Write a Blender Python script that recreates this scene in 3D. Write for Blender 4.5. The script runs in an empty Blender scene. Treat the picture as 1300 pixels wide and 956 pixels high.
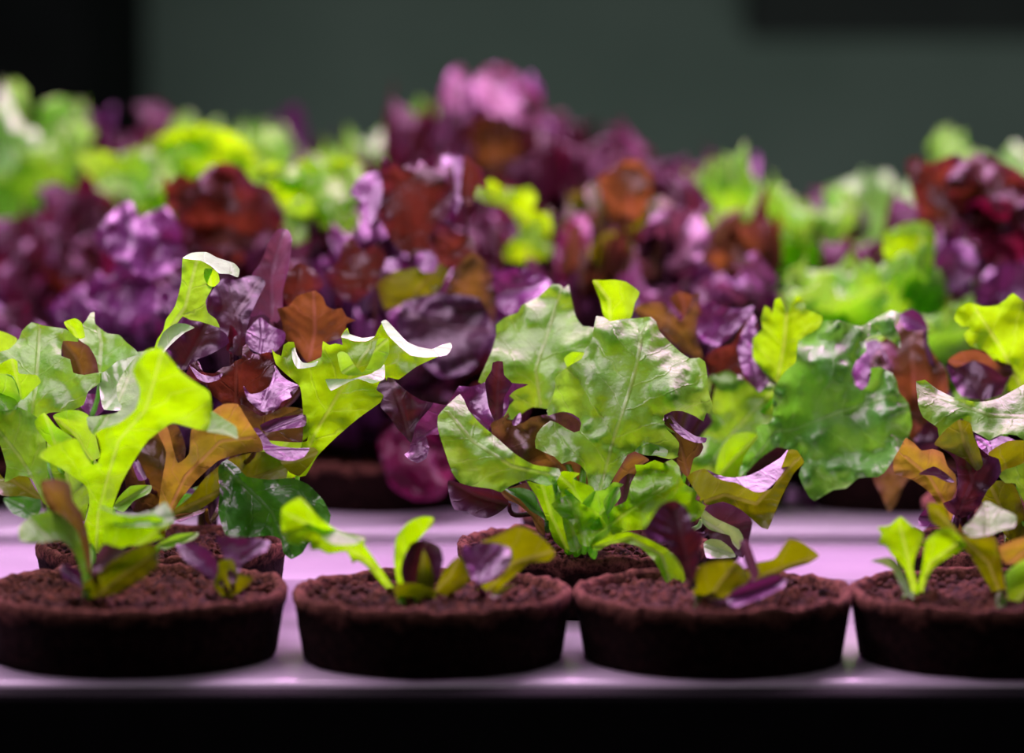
import bpy, bmesh, math, random
from mathutils import Vector, Matrix, noise, geometry
random.seed(7)
PI = math.pi
C = bpy.context.scene.collection
SC = bpy.context.scene
# ------------------------------------------------------------------ camera
F = 3686.0; W, H = 1300, 956
TOP = 0.90                      # height of the channel tops
CAMZ = TOP + 0.152
PITCH = math.atan((478 - 170) / F)
FOCUS = 0.925
cam = bpy.data.cameras.new('camera'); camo = bpy.data.objects.new('camera', cam); C.objects.link(camo)
camo.location = (0, 0, CAMZ); camo.rotation_euler = (PI/2 - PITCH, 0, 0)
cam.sensor_width = 36; cam.lens = 36 * F / W; cam.clip_start = 0.05; cam.clip_end = 30
cam.dof.use_dof = True; cam.dof.focus_distance = FOCUS; cam.dof.aperture_fstop = 6.0
SC.camera = camo
cP, sP = math.cos(PITCH), math.sin(PITCH)
def P(px, py, y):
    """point of the place seen at a pixel, y metres into the room"""
    a = (px - 650) / F; b = -(py - 478) / F
    vy = cP + b * sP; vz = -sP + b * cP
    return Vector((a / vy * y, y, CAMZ + vz / vy * y))
def ground(px, py, z):
    a = (px - 650) / F; b = -(py - 478) / F
    vy = cP + b * sP; vz = -sP + b * cP
    k = (z - CAMZ) / vz
    return Vector((a * k, vy * k, z))
SOIL = TOP + 0.0185
# ------------------------------------------------------------------ materials
def nt(name):
    m = bpy.data.materials.new(name); m.use_nodes = True; n = m.node_tree; n.nodes.clear()
    out = n.nodes.new('ShaderNodeOutputMaterial'); return m, n, out
def N(n, t, **kw):
    x = n.nodes.new(t)
    for k, v in kw.items():
        if k in x.inputs: x.inputs[k].default_value = v
        else: setattr(x, k, v)
    return x
def mixc(n, fac, a, b, mode='MIX'):
    x = n.nodes.new('ShaderNodeMix'); x.data_type = 'RGBA'; x.blend_type = mode
    for s, v in ((0, fac), (6, a), (7, b)):
        if isinstance(v, bpy.types.NodeSocket): n.links.new(v, x.inputs[s])
        elif s == 0: x.inputs[0].default_value = v
        else: x.inputs[s].default_value = (*v, 1)
    return x.outputs[2]
def math_(n, op, a, b=0.0, c=None):
    x = n.nodes.new('ShaderNodeMath'); x.operation = op
    for i, v in enumerate((a, b) if c is None else (a, b, c)):
        if isinstance(v, bpy.types.NodeSocket): n.links.new(v, x.inputs[i])
        else: x.inputs[i].default_value = v
    return x.outputs[0]
def ramp(n, fac, lo, hi):
    x = N(n, 'ShaderNodeMapRange'); x.inputs['From Min'].default_value = lo; x.inputs['From Max'].default_value = hi
    n.links.new(fac, x.inputs[0]); return x.outputs[0]
def leaf_mat(name, top, tip, trans, vein, tf=0.45, rough=0.36, spec=0.5, tipr=(0.5, 1.0), var=0.5, bump=0.35):
    m, n, out = nt(name); L = n.links.new
    tc = N(n, 'ShaderNodeTexCoord'); ob = tc.outputs['Object']
    a = N(n, 'ShaderNodeAttribute', attribute_name='leafuv'); sep = N(n, 'ShaderNodeSeparateXYZ'); L(a.outputs['Vector'], sep.inputs[0])
    s, t, ed = sep.outputs
    nz = N(n, 'ShaderNodeTexNoise', Scale=90.0, Detail=4.0); L(ob, nz.inputs['Vector'])
    nf = N(n, 'ShaderNodeTexNoise', Scale=420.0, Detail=3.0); L(ob, nf.inputs['Vector'])
    # tips / margins take the second colour (the leaf's own pigment)
    e = math_(n, 'ADD', ed, math_(n, 'MULTIPLY', math_(n, 'SUBTRACT', nz.outputs[0], .5), .9))
    tf_ = ramp(n, e, *tipr)
    base = mixc(n, tf_, top, tip)
    v1 = math_(n, 'ADD', math_(n, 'MULTIPLY', ramp(n, nz.outputs[0], .3, .7), var), 1 - var/2)
    vv = N(n, 'ShaderNodeCombineXYZ')
    for i in range(3): L(v1, vv.inputs[i])
    base = mixc(n, 1.0, base, vv.outputs[0], 'MULTIPLY')
    tr = mixc(n, tf_, trans, tuple(.4*x + .6*y for x, y in zip(trans, tip)))
    tr = mixc(n, 1.0, tr, vv.outputs[0], 'MULTIPLY')
    # veins: midrib and side veins
    at = math_(n, 'ABSOLUTE', t)
    wob = math_(n, 'MULTIPLY', math_(n, 'SUBTRACT', nz.outputs[0], .5), .9)
    ch = math_(n, 'FRACT', math_(n, 'ADD', math_(n, 'DIVIDE', math_(n, 'SUBTRACT', s, math_(n, 'MULTIPLY', at, .8)), .85), wob))
    side = math_(n, 'SUBTRACT', 1.0, ramp(n, math_(n, 'ABSOLUTE', math_(n, 'SUBTRACT', ch, .5)), .0, .06))
    midr = math_(n, 'SUBTRACT', 1.0, ramp(n, at, .02, .075))
    veinf = math_(n, 'MAXIMUM', math_(n, 'MULTIPLY', side, .45), midr)
    veinf = math_(n, 'MULTIPLY', veinf, .55)
    base = mixc(n, veinf, base, vein); tr = mixc(n, math_(n, 'MULTIPLY', veinf, .6), tr, vein)
    # relief
    vo = N(n, 'ShaderNodeTexVoronoi', Scale=330.0); L(ob, vo.inputs['Vector'])
    h = math_(n, 'ADD', math_(n, 'MULTIPLY', nf.outputs[0], .45), math_(n, 'MULTIPLY', vo.outputs[0], .25))
    h = math_(n, 'ADD', h, math_(n, 'MULTIPLY', nz.outputs[0], 2.2))
    h = math_(n, 'SUBTRACT', h, math_(n, 'MULTIPLY', veinf, .9))
    bp = N(n, 'ShaderNodeBump', Strength=bump, Distance=0.0011); L(h, bp.inputs['Height'])
    pr = N(n, 'ShaderNodeBsdfPrincipled', Roughness=rough); L(base, pr.inputs['Base Color']); L(bp.outputs[0], pr.inputs['Normal'])
    pr.inputs['Specular IOR Level'].default_value = spec
    td = N(n, 'ShaderNodeBsdfTranslucent'); L(tr, td.inputs[0]); L(bp.outputs[0], td.inputs['Normal'])
    mx = N(n, 'ShaderNodeMixShader'); mx.inputs[0].default_value = tf
    L(pr.outputs[0], mx.inputs[1]); L(td.outputs[0], mx.inputs[2]); L(mx.outputs[0], out.inputs[0])
    return m
G1 = (.62, .85, .34)
M = {
 'green':  leaf_mat('green_leaf', (.17, .50, .045), (.21, .54, .05), (.30, .80, .010), (.42, .70, .18), .42, rough=.42, spec=.72, bump=.5),
 'blade':  leaf_mat('broad_green_leaf', (.11, .40, .07), (.15, .48, .05), (.18, .64, .02), (.30, .62, .18), .36, rough=.40, spec=.85, bump=.35),
 'lime':   leaf_mat('lime_leaf', (.17, .50, .015), (.22, .55, .015), (.31, .80, .0), (.42, .72, .10), .52, rough=.38, bump=.4),
 'deep':   leaf_mat('deep_green_leaf', (.03, .19, .02), (.05, .23, .02), (.08, .42, .008), (.12, .30, .09), .3, rough=.26, spec=.7, bump=.6),
 'pale':   leaf_mat('pale_green_leaf', (.34, .66, .26), (.28, .60, .18), (.40, .80, .12), (.62, .82, .5), .3, rough=.3, spec=.9),
 'purple': leaf_mat('purple_leaf', (.034, .010, .026), (.050, .010, .052), (.14, .03, .02), (.10, .05, .06), .2, rough=.42, spec=.55, tipr=(.3, .9), bump=.4),
 'violet': leaf_mat('violet_leaf', (.15, .042, .155), (.11, .018, .10), (.20, .03, .10), (.24, .10, .24), .2, rough=.34, spec=.9, bump=.7),
 'rust':   leaf_mat('rust_red_leaf', (.060, .022, .012), (.060, .008, .032), (.135, .032, .010), (.12, .055, .03), .42, rough=.38, spec=.45, bump=.7),
 'orange': leaf_mat('bronze_orange_leaf', (.12, .060, .018), (.11, .03, .025), (.17, .080, .012), (.26, .13, .07), .48, rough=.4, tipr=(.75, 1.15)),
 'amber': leaf_mat('amber_leaf', (.22, .19, .03), (.26, .09, .05), (.38, .35, .015), (.50, .26, .13), .46, rough=.4, tipr=(.35, 1.0), bump=.5),
 'bronze': leaf_mat('bronze_leaf', (.10, .072, .018), (.065, .018, .030), (.20, .15, .012), (.20, .14, .05), .38, rough=.38, tipr=(.3, .85), bump=.6),
 'olive':  leaf_mat('olive_leaf', (.09, .16, .01), (.10, .055, .012), (.18, .27, .0), (.26, .30, .07), .45, rough=.38, tipr=(.65, 1.1)),
 'wine':   leaf_mat('wine_red_leaf', (.055, .006, .016), (.055, .004, .022), (.20, .008, .03), (.09, .03, .035), .35, rough=.38, spec=.45, bump=.7),
 'pink':   leaf_mat('pinkish_leaf', (.17, .075, .115), (.15, .04, .11), (.24, .09, .10), (.24, .14, .18), .3, rough=.36),
 'magenta': leaf_mat('magenta_leaf', (.16, .012, .06), (.14, .008, .07), (.34, .012, .10), (.24, .06, .12), .35, rough=.36),
}
def rough_mat(name, c1, c2, scale, rough, bump, dist, spec=.3, c3=None):
    m, n, out = nt(name); L = n.links.new
    tc = N(n, 'ShaderNodeTexCoord')
    nz = N(n, 'ShaderNodeTexNoise', Scale=scale, Detail=8.0, Roughness=.7); L(tc.outputs['Object'], nz.inputs['Vector'])
    n2 = N(n, 'ShaderNodeTexNoise', Scale=scale*.23, Detail=3.0); L(tc.outputs['Object'], n2.inputs['Vector'])
    c = mixc(n, ramp(n, nz.outputs[0], .38, .64), c1, c2)
    if c3: c = mixc(n, ramp(n, n2.outputs[0], .5, .68), c, c3)
    bp = N(n, 'ShaderNodeBump', Strength=bump, Distance=dist); L(nz.outputs[0], bp.inputs['Height'])
    pr = N(n, 'ShaderNodeBsdfPrincipled', Roughness=rough); L(c, pr.inputs['Base Color']); L(bp.outputs[0], pr.inputs['Normal'])
    pr.inputs['Specular IOR Level'].default_value = spec
    L(pr.outputs[0], out.inputs[0]); return m
M['peat'] = rough_mat('peat_fibre', (.012, .005, .004), (.090, .036, .026), 600, .9, 1., .0014, .1, (.045, .018, .014))
def peat_mat():
    m, n, out = nt('peat_fibre'); L = n.links.new
    tc = N(n, 'ShaderNodeTexCoord'); sep = N(n, 'ShaderNodeSeparateXYZ'); L(tc.outputs['Object'], sep.inputs[0])
    nz = N(n, 'ShaderNodeTexNoise', Scale=420.0, Detail=8.0, Roughness=.7); L(tc.outputs['Object'], nz.inputs['Vector'])
    n2 = N(n, 'ShaderNodeTexNoise', Scale=110.0, Detail=3.0); L(tc.outputs['Object'], n2.inputs['Vector'])
    wall_shaded = mixc(n, ramp(n, nz.outputs[0], .38, .64), (.006, .0025, .002), (.030, .012, .010))
    rim_lit = mixc(n, ramp(n, nz.outputs[0], .38, .62), (.035, .013, .009), (.26, .11, .075))
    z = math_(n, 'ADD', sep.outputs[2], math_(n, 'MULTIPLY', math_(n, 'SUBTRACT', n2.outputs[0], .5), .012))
    c = mixc(n, ramp(n, z, .0150, .0180), wall_shaded, rim_lit)  # paler rim, darker wall: overhead light and shade put into the colour
    bp = N(n, 'ShaderNodeBump', Strength=1.0, Distance=.0016); L(nz.outputs[0], bp.inputs['Height'])
    pr = N(n, 'ShaderNodeBsdfPrincipled', Roughness=.95); L(c, pr.inputs['Base Color']); L(bp.outputs[0], pr.inputs['Normal'])
    pr.inputs['Specular IOR Level'].default_value = .08
    L(pr.outputs[0], out.inputs[0]); return m
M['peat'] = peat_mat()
M['soil'] = rough_mat('potting_soil', (.008, .003, .002), (.22, .078, .036), 330, .85, 1., .0025, .2, (.05, .018, .012))
M['white'] = rough_mat('white_plastic', (.43, .385, .45), (.48, .43, .50), 30, .2, .03, .001, .6, (.39, .35, .42))
M['black'] = rough_mat('black_painted_steel', (.003, .003, .0035), (.005, .005, .0055), 60, .85, .1, .001, .15)
M['wall'] = rough_mat('grey_green_wall', (.105, .135, .118), (.125, .155, .138), 3, .85, .1, .002, .1)
M['dark'] = rough_mat('dark_panel', (.002, .002, .0024), (.004, .004, .0045), 10, .8, .1, .001, .1)
M['cupboard'] = rough_mat('charcoal_panel', (.022, .024, .024), (.026, .029, .028), 10, .8, .1, .001, .1)
M['floor'] = rough_mat('dark_floor', (.012, .012, .013), (.02, .02, .021), 12, .8, .1, .001, .15)
# ------------------------------------------------------------------ object helpers
def link(name, me, mats, parent=None):
    o = bpy.data.objects.new(name, me); C.objects.link(o)
    for m in mats:
        if m.name not in [x.name for x in me.materials if x]: me.materials.append(m)
    if parent: o.parent = parent; o.matrix_parent_inverse = Matrix.Translation(-world(parent))
    return o
def world(o):
    v = Vector(o.location)
    return v if o.parent is None else v      # roots and plant empties keep absolute locations through the inverse
def empty(name, loc, parent=None):
    o = bpy.data.objects.new(name, None); C.objects.link(o); o.location = loc; o.empty_display_size = .02
    if parent: o.parent = parent; o.matrix_parent_inverse = Matrix.Translation(-Vector(parent.location))
    return o
def smooth(me):
    me.polygons.foreach_set('use_smooth', [True] * len(me.polygons)); me.update()
def bm_mesh(name, bm):
    me = bpy.data.meshes.new(name); bm.normal_update(); bm.to_mesh(me); bm.free(); return me
def box(bm, x0, x1, y0, y1, z0, z1, bev=0, seg=3):
    r = bmesh.ops.create_cube(bm, size=1)
    for v in r['verts']:
        v.co = Vector(((x0+x1)/2 + v.co.x*(x1-x0), (y0+y1)/2 + v.co.y*(y1-y0), (z0+z1)/2 + v.co.z*(z1-z0)))
    if bev:
        es = {e for v in r['verts'] for e in v.link_edges}
        bmesh.ops.bevel(bm, geom=list(es), offset=bev, segments=seg, profile=.5, affect='EDGES')
# ------------------------------------------------------------------ traced leaves (every leaf a curved sheet with its own depth)
def resample(pts, step):
    out = []; n = len(pts)
    for i in range(n):
        p0, p1, p2, p3 = (Vector(pts[(i+k-1) % n]) for k in range(4))
        d = (p2-p1).length; k = max(1, int(d/step))
        for j in range(k):
            u = j/k
            c = .5*((2*p1) + (p2-p0)*u + (2*p0-5*p1+4*p2-p3)*u*u + (3*p1-p0-3*p2+p3)*u*u*u)
            q = p1.lerp(p2, u); out.append(q.lerp(c, .55))
    return out
def segdist(p, a, b):
    ab = b-a; l = ab.length_squared
    u = 0 if l == 0 else max(0, min(1, (p-a).dot(ab)/l)); q = a+ab*u
    return (p-q).length, u, q
def inside(p, poly):
    c = False; j = len(poly)-1
    for i in range(len(poly)):
        a, b = poly[i], poly[j]
        if (a.y > p.y) != (b.y > p.y) and p.x < (b.x-a.x)*(p.y-a.y)/(b.y-a.y)+a.x: c = not c
        j = i
    return c
def traced(bm, lay, mat_i, outline, D, ty, tx, e, r, mid, seed, base):
    rnd = random.Random(seed)
    area = abs(sum(outline[i-1][0]*outline[i][1]-outline[i][0]*outline[i-1][1] for i in range(len(outline)))/2)
    step = max(2.0, min(6.0, math.sqrt(area)/16))
    ol = resample(outline, step)
    cx = sum(p.x for p in ol)/len(ol); cy = sum(p.y for p in ol)/len(ol); cen = Vector((cx, cy))
    if not mid:
        b = min(ol, key=lambda p: (p-base).length)
        t = max(ol, key=lambda p: (p-b).length)
        mid = [b, b.lerp(t, .5).lerp(cen, .5), t]
    mid = [Vector(m) for m in mid]
    pts = list(ol); x0 = min(p.x for p in ol); x1 = max(p.x for p in ol); y0 = min(p.y for p in ol); y1 = max(p.y for p in ol)
    yy = y0; row = 0
    while yy < y1:
        xx = x0 + (row % 2)*step/2
        while xx < x1:
            q = Vector((xx+rnd.uniform(-.15, .15)*step, yy+rnd.uniform(-.15, .15)*step))
            if inside(q, ol) and min((q-p).length for p in ol) > step*.55: pts.append(q)
            xx += step
        yy += step*.87; row += 1
    n = len(ol)
    co, ed, fa, *_ = geometry.delaunay_2d_cdt(pts, [(i, (i+1) % n) for i in range(n)], [], 1, 1e-4)
    co = [Vector(c) for c in co]
    lens = [0]
    for a, b in zip(mid, mid[1:]): lens.append(lens[-1]+(b-a).length)
    dm = []; de = []
    for p in co:
        best = (1e9, 0, 1)
        for i, (a, b) in enumerate(zip(mid, mid[1:])):
            d, u, q = segdist(p, a, b)
            if d < best[0]:
                cr = (b-a).x*(p-a).y-(b-a).y*(p-a).x
                best = (d, lens[i]+u*(b-a).length, 1 if cr >= 0 else -1)
        dm.append(best); de.append(min((p-q).length for q in ol))
    traced.root = mid[0]
    mx = max(d[0] for d in dm) or 1; me_ = max(de) or 1
    sc = math.sqrt(area)
    vs = []
    for p, (d, s, sg), q in zip(co, dm, de):
        f = d/mx; edge = 1-q/me_
        k = 38.0
        nz = noise.noise(Vector((p.x/k, p.y/k, seed*1.7))) + .45*noise.noise(Vector((p.x/13, p.y/13, seed*2.3)))*edge
        # puckered blade between the side veins
        puck = .05*math.sin((s - .8*d)/F*93*100/40*6.28)*min(1, f*2)*(sc > 60)
        z = D + ty*(cy-p.y)/100 + tx*(p.x-cx)/100 + e*f**1.7 + (1.1*max(0, (cy-p.y)/100)**2 if ty > 0 else 0) + 1.5*r*nz*(.35+.65*edge)*min(1.3, sc/70) + puck
        if sc > 40: z += .10*math.exp(-(d/3.5)**2)            # groove of the midrib
        v = bm.verts.new(P(p.x, p.y, z/100)); v[lay] = Vector((s/40, sg*d/40, min(1, f*.5+.5*edge)))
        vs.append(v)
    near = min(range(len(co)), key=lambda i: (co[i]-mid[0]).length); traced.p = vs[near].co.copy()
    for f in fa:
        if len(set(f)) == len(f):
            try:
                fc = bm.faces.new([vs[i] for i in f]); fc.material_index = mat_i; fc.smooth = True
            except ValueError: pass
def petiole(bm, lay, mat_i, p0, p1, r0, r1):
    """leaf stalk from the soil p0 up to the leaf base p1"""
    L_ = (p1-p0).length; n = 12; m = 8; rings = []
    c1 = p0 + Vector((0, .15*L_, .45*L_)); c2 = p1 + Vector((0, .10*L_, -.25*L_))
    pts = [p0*(1-t)**3 + 3*c1*t*(1-t)**2 + 3*c2*t*t*(1-t) + p1*t**3 for t in [i/n for i in range(n+1)]]
    for i, q in enumerate(pts):
        T = (pts[min(n, i+1)]-pts[max(0, i-1)]).normalized(); X = T.cross(Vector((0, 1, 0))).normalized(); Y = T.cross(X)
        r = r0 + (r1-r0)*i/n; ring = []
        for j in range(m):
            a_ = 2*PI*j/m; v = bm.verts.new(q + X*math.cos(a_)*r + Y*math.sin(a_)*r*.7); v[lay] = Vector((i*.2, .3, 0)); ring.append(v)
        rings.append(ring)
    for A, B in zip(rings, rings[1:]):
        for j in range(m):
            f = bm.faces.new((A[j], A[(j+1) % m], B[(j+1) % m], B[j])); f.smooth = True; f.material_index = mat_i
class Plant:
    """a rooted lettuce plant, part of its pot"""
    def __init__(self, pot, px, py, label=None, name='lettuce_plant'):
        self.base = Vector((px, py)); loc = ground(px, py, SOIL)
        self.e = empty(name, loc, pot); self.loc = loc; self.n = 0
        self.specs = []
        if label: self.e['label'] = label
        Plant.all.append(self)
    def leaf(self, kind, D, pts, ty=1.0, tx=0.0, e=-.6, r=.25, mid=None, label=None):
        self.specs.append([label, [(kind, D, pts, ty, tx, e, r, mid)]]); return self
    def fold(self, kind, D, pts, ty=1.0, tx=0.0, e=-.3, r=.12, mid=None):      # a rolled margin of the leaf before; most pale ones put glare into the colour
        self.specs[-1][1].append((kind, D, pts, ty, tx, e, r, mid)); return self
    def build(self):
        for label, patches in self.specs:
            bm = bmesh.new(); lay = bm.verts.layers.float_vector.new('leafuv'); mats = []
            for (kind, D, pts, ty, tx, e, r, mid) in patches:
                if kind not in mats: mats.append(kind)
                Plant.seed += 1
                traced(bm, lay, mats.index(kind), pts, D, ty, tx, e, r, mid, Plant.seed, self.base)
                if (kind, D, pts, ty, tx, e, r, mid) == patches[0]: root = traced.p
            if (root-self.loc).length > .006:      # the stalk that carries the leaf
                rr_ = random.Random(Plant.seed); s0 = self.loc + Vector((rr_.uniform(-.003, .003), rr_.uniform(-.001, .004), -.002))
                petiole(bm, lay, 0, s0, root, .0013, .0007)
            me = bm_mesh('leaf', bm)
            for v in me.vertices: v.co = (v.co - self.loc)/getattr(self, 'k', 1.0)
            o = bpy.data.objects.new('leaf', me); C.objects.link(o)
            for k in mats: me.materials.append(M[k])
            o.parent = self.e
            if label: o['label'] = label
Plant.all = []; Plant.seed = 11
# ------------------------------------------------------------------ pots
def pot_mesh(R, h, seed, taper=.93):
    bm = bmesh.new(); n = 96; prof = []
    rb = R*taper
    prof = [(rb-.004, 0.0), (rb-.001, .0), (rb, .001), (rb+(R-rb)*.5, h*.5), (R-.0008, h-.005), (R, h-.0035), (R+.0002, h-.001), (R-.0008, h+.0002), (R-.0022, h), (R-.0032, h-.001), (R-.0038, h-.006), (R-.004, .004), (0.0, .004)]
    rings = []
    for k, (r, z) in enumerate(prof[:-1]):
        ring = []
        for i in range(n):
            a = 2*PI*i/n; v = Vector((math.cos(a), math.sin(a), 0))
            w = noise.noise(v*3+Vector((seed, 0, k*.0)))*.0007 + noise.noise(v*14+Vector((seed, 3, k*.6)))*.0005
            dz = (noise.noise(v*5+Vector((seed, 7, 0)))*.0012+noise.noise(v*22+Vector((seed, 9, 0)))*.0013)*(1 if 4 <= k <= 10 else 0)
            # pressed ribs of the fibre wall
            ring.append(bm.verts.new(v*(r+w) + Vector((0, 0, z+dz))))
        rings.append(ring)
    for a, b in zip(rings, rings[1:]):
        for i in range(n): bm.faces.new((a[i], a[(i+1) % n], b[(i+1) % n], b[i])).smooth = True
    bm.faces.new(rings[-1]); bm.faces.new(list(reversed(rings[0])))
    return bm_mesh('peat_pot', bm)
def soil_mesh(R, z, seed, fine=True):
    bm = bmesh.new(); g = 90 if fine else 26; vs = {}
    for i in range(g+1):
        for j in range(g+1):
            x = (i/g*2-1)*R; y = (j/g*2-1)*R
            if x*x+y*y > R*R*1.02: continue
            p = Vector((x, y, seed*.3))
            rr = math.sqrt(x*x+y*y)/R
            h = noise.noise(p*90)*.0014 + abs(noise.noise(p*260))*.0042 + abs(noise.noise(p*650))*.0014 + .0012*(1-rr*rr) - .0012
            vs[i, j] = bm.verts.new((x, y, z+h))
    for i in range(g):
        for j in range(g):
            q = [(i, j), (i+1, j), (i+1, j+1), (i, j+1)]
            if all(k in vs for k in q): bm.faces.new([vs[k] for k in q]).smooth = True
    if fine:
        rnd = random.Random(seed)
        for _ in range(230):            # crumbs
            a = rnd.uniform(0, 2*PI); r = R*math.sqrt(rnd.random())*.97; s = rnd.uniform(.0004, .0016)
            rr = r/R
            m = Matrix.Translation((r*math.cos(a), r*math.sin(a), z+.001+s*.3)) @ Matrix.Rotation(rnd.uniform(0, 6), 4, 'Z') @ Matrix.Rotation(rnd.uniform(0, 3), 4, 'X') @ Matrix.Diagonal((s*rnd.uniform(.8, 1.6), s, s*rnd.uniform(.5, 1), 1))
            bmesh.ops.create_icosphere(bm, subdivisions=1, radius=1, matrix=m)
    return bm_mesh('soil', bm)
def pot(px, d, label, R=.0407, h=.0200, seed=1, group=None, fine=True):
    x = (px-650)/F*d
    t = empty('potted_lettuce', (x, d, TOP)); t['label'] = label; t['category'] = 'potted lettuce'
    if group: t['group'] = group
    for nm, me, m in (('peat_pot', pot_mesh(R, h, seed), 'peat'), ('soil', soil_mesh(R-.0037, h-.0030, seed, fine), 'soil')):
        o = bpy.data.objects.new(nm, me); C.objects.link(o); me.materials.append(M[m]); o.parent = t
        if nm == 'soil': o['kind'] = 'stuff'
    return t
# ================================================================== FRONT ROW
f1 = pot(166, .843, 'peat pot at the far left of the front row with a tall lime lettuce', R=.0447, seed=1)
f2 = pot(548, .838, 'front peat pot with a drooping toothed lime leaf beside small purple and olive leaves', seed=2)
f3 = pot(908, .838, 'front peat pot with an upright purple spoon-shaped leaf and olive leaves', seed=3)
f4 = pot(1262, .838, 'peat pot at the right end of the front row with a tiny bright green seedling', seed=4)
a = Plant(f1, 118, 758, 'lime green lettuce with one very large backlit leaf')
a.leaf('lime', 87.6, [(185,446),(205,441),(211,449),(230,472),(250,487),(266,498),(269,522),(262,547),(220,537),(209,543),(188,559),(170,585),(154,614),(143,645),(139,680),(134,720),(126,757),(112,757),(106,735),(103,687),(113,642),(111,619),(97,608),(78,595),(50,580),(63,567),(97,556),(108,578),(117,590),(124,588),(128,572),(124,556),(119,551),(128,545),(150,538),(172,520),(178,495),(168,470)],
       ty=-3.2, tx=.5, e=-.8, r=.35, mid=[(118,757),(125,650),(150,560),(185,520),(205,450)])
a.fold('green', 89.6, [(110,530),(125,528),(148,524),(155,516),(150,509),(148,490),(160,468),(174,452),(182,462),(184,500),(181,522),(172,538),(150,550),(122,554),(113,545)], ty=3.0, r=.3)
a.fold('green', 86.6, [(261,535),(264,520),(270,522),(285,532),(300,542),(302,558),(293,554),(280,551),(263,548)], ty=3)
a.leaf('bronze', 83.2, [(52,611),(73,608),(89,614),(92,635),(105,653),(114,690),(116,745),(110,750),(104,720),(97,690),(84,668),(63,648),(54,627)], ty=-1)
a.leaf('green', 82.6, [(24,669),(42,653),(68,649),(86,661),(99,676),(109,713),(114,750),(108,755),(101,720),(92,698),(78,686),(52,689),(26,687)], ty=1.5)
a.leaf('lime', 82.8, [(128,645),(146,652),(170,656),(194,654),(209,660),(216,668),(200,676),(209,682),(194,687),(178,692),(162,693),(150,700),(139,740),(126,757),(118,757),(124,730),(133,700),(131,666)], ty=-1.5)
a.fold('pale', 82.4, [(128,642),(146,650),(170,653),(194,648),(209,637),(217,647),(222,661),(205,668),(180,668),(150,668),(136,660)], ty=3)
a.leaf('olive', 82.0, [(141,713),(157,703),(188,690),(201,700),(200,718),(183,734),(157,750),(131,758),(112,760),(105,742),(123,729)], ty=-.6)
a.leaf('pink', 81.8, [(118,726),(123,703),(133,690),(146,694),(160,698),(150,710),(133,724)], ty=2)
a.leaf('violet', 82.6, [(76,721),(84,716),(103,726),(108,748),(96,742),(81,734)], ty=2)
a.leaf('green', 85.5, [(199,692),(222,679),(252,676),(246,685),(225,692),(209,698)], ty=2)
b = Plant(f1, 292, 752, 'small purple seedling')
b.leaf('violet', 82.9, [(223,692),(243,689),(264,698),(277,716),(286,745),(277,742),(258,728),(234,710)], ty=2.0)
b.leaf('violet', 83.0, [(275,682),(308,682),(342,687),(338,699),(322,707),(308,716),(298,740),(290,735),(284,706)], ty=2.0)
b.leaf('olive', 82.6, [(278,713),(296,710),(302,728),(322,733),(316,742),(298,755),(282,757),(271,742),(276,728)], ty=-1)
c = Plant(f2, 520, 766, 'seedling with a drooping toothed lime leaf and dark cupped leaf')
c.leaf('lime', 83.4, [(358,645),(380,631),(389,638),(405,657),(432,675),(463,682),(462,691),(475,709),(488,728),(504,752),(516,766),(508,768),(488,745),(463,717),(452,712),(448,716),(440,700),(417,703),(405,697),(395,698),(392,685),(380,692),(365,688),(357,672)], ty=-1.5, mid=[(512,766),(470,715),(420,680),(370,655)])
c.fold('green', 83.1, [(380,631),(391,640),(407,660),(432,676),(463,683),(450,691),(420,690),(396,672),(382,650)], ty=3)
c.leaf('lime', 83.8, [(500,709),(503,682),(518,663),(535,656),(550,657),(549,666),(531,685),(514,704),(512,735),(516,760),(508,755),(502,729)], ty=-1)
c.leaf('purple', 83.4, [(511,712),(522,690),(540,685),(558,694),(563,710),(558,730),(549,746),(530,750),(515,745),(509,728)], ty=.4, e=-1)
c.leaf('olive', 82.9, [(529,734),(538,697),(552,734),(550,755),(530,758)], ty=-1)
c.leaf('olive', 82.4, [(500,743),(525,740),(545,746),(554,760),(548,772),(518,776),(504,762)], ty=-.5)
c.leaf('olive', 83.2, [(553,750),(565,722),(583,706),(597,732),(588,746),(568,757)], ty=-1)
d = Plant(f2, 612, 760, 'seedling with a shiny mauve leaf and an olive leaf edged in red')
d.leaf('violet', 82.8, [(586,697),(608,690),(645,692),(650,712),(630,731),(608,742),(595,728)], ty=2.2)
d.leaf('olive', 83.4, [(610,688),(630,680),(655,668),(670,671),(690,684),(705,702),(697,712),(672,715),(657,728),(632,749),(611,763),(605,745),(630,736),(646,718),(648,697),(630,690)], ty=-1.6, mid=[(610,760),(650,715),(700,700)])
d.leaf('olive', 82.6, [(622,756),(636,746),(656,741),(645,750),(628,760)], ty=1)
k = Plant(f3, 893, 766, 'seedling with an upright purple leaf and low mauve leaf')
k.leaf('purple', 82.2, [(816,676),(828,655),(840,640),(857,635),(872,646),(881,670),(893,680),(888,698),(884,722),(884,748),(876,745),(870,728),(855,705),(846,690),(826,686)], ty=.5, e=-1.2, mid=[(880,745),(870,700),(857,640)])
k.leaf('olive', 82.4, [(881,737),(887,719),(907,713),(936,713),(951,731),(949,740),(925,755),(901,770),(887,767),(878,746)], ty=-.6)
k.leaf('violet', 81.6, [(922,762),(931,750),(954,739),(983,730),(999,737),(992,747),(969,758),(936,770),(925,768)], ty=3)
k.leaf('olive', 84.4, [(956,716),(983,709),(1001,684),(1018,688),(1040,705),(1027,715),(1004,722),(977,732),(950,745),(920,760),(912,756),(940,738)], ty=-1)
k.leaf('pink', 83.4, [(939,688),(950,687),(964,728),(956,737),(946,715)], ty=1)
m1 = Plant(f4, 1163, 762, 'tiny bright green seedling')
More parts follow.
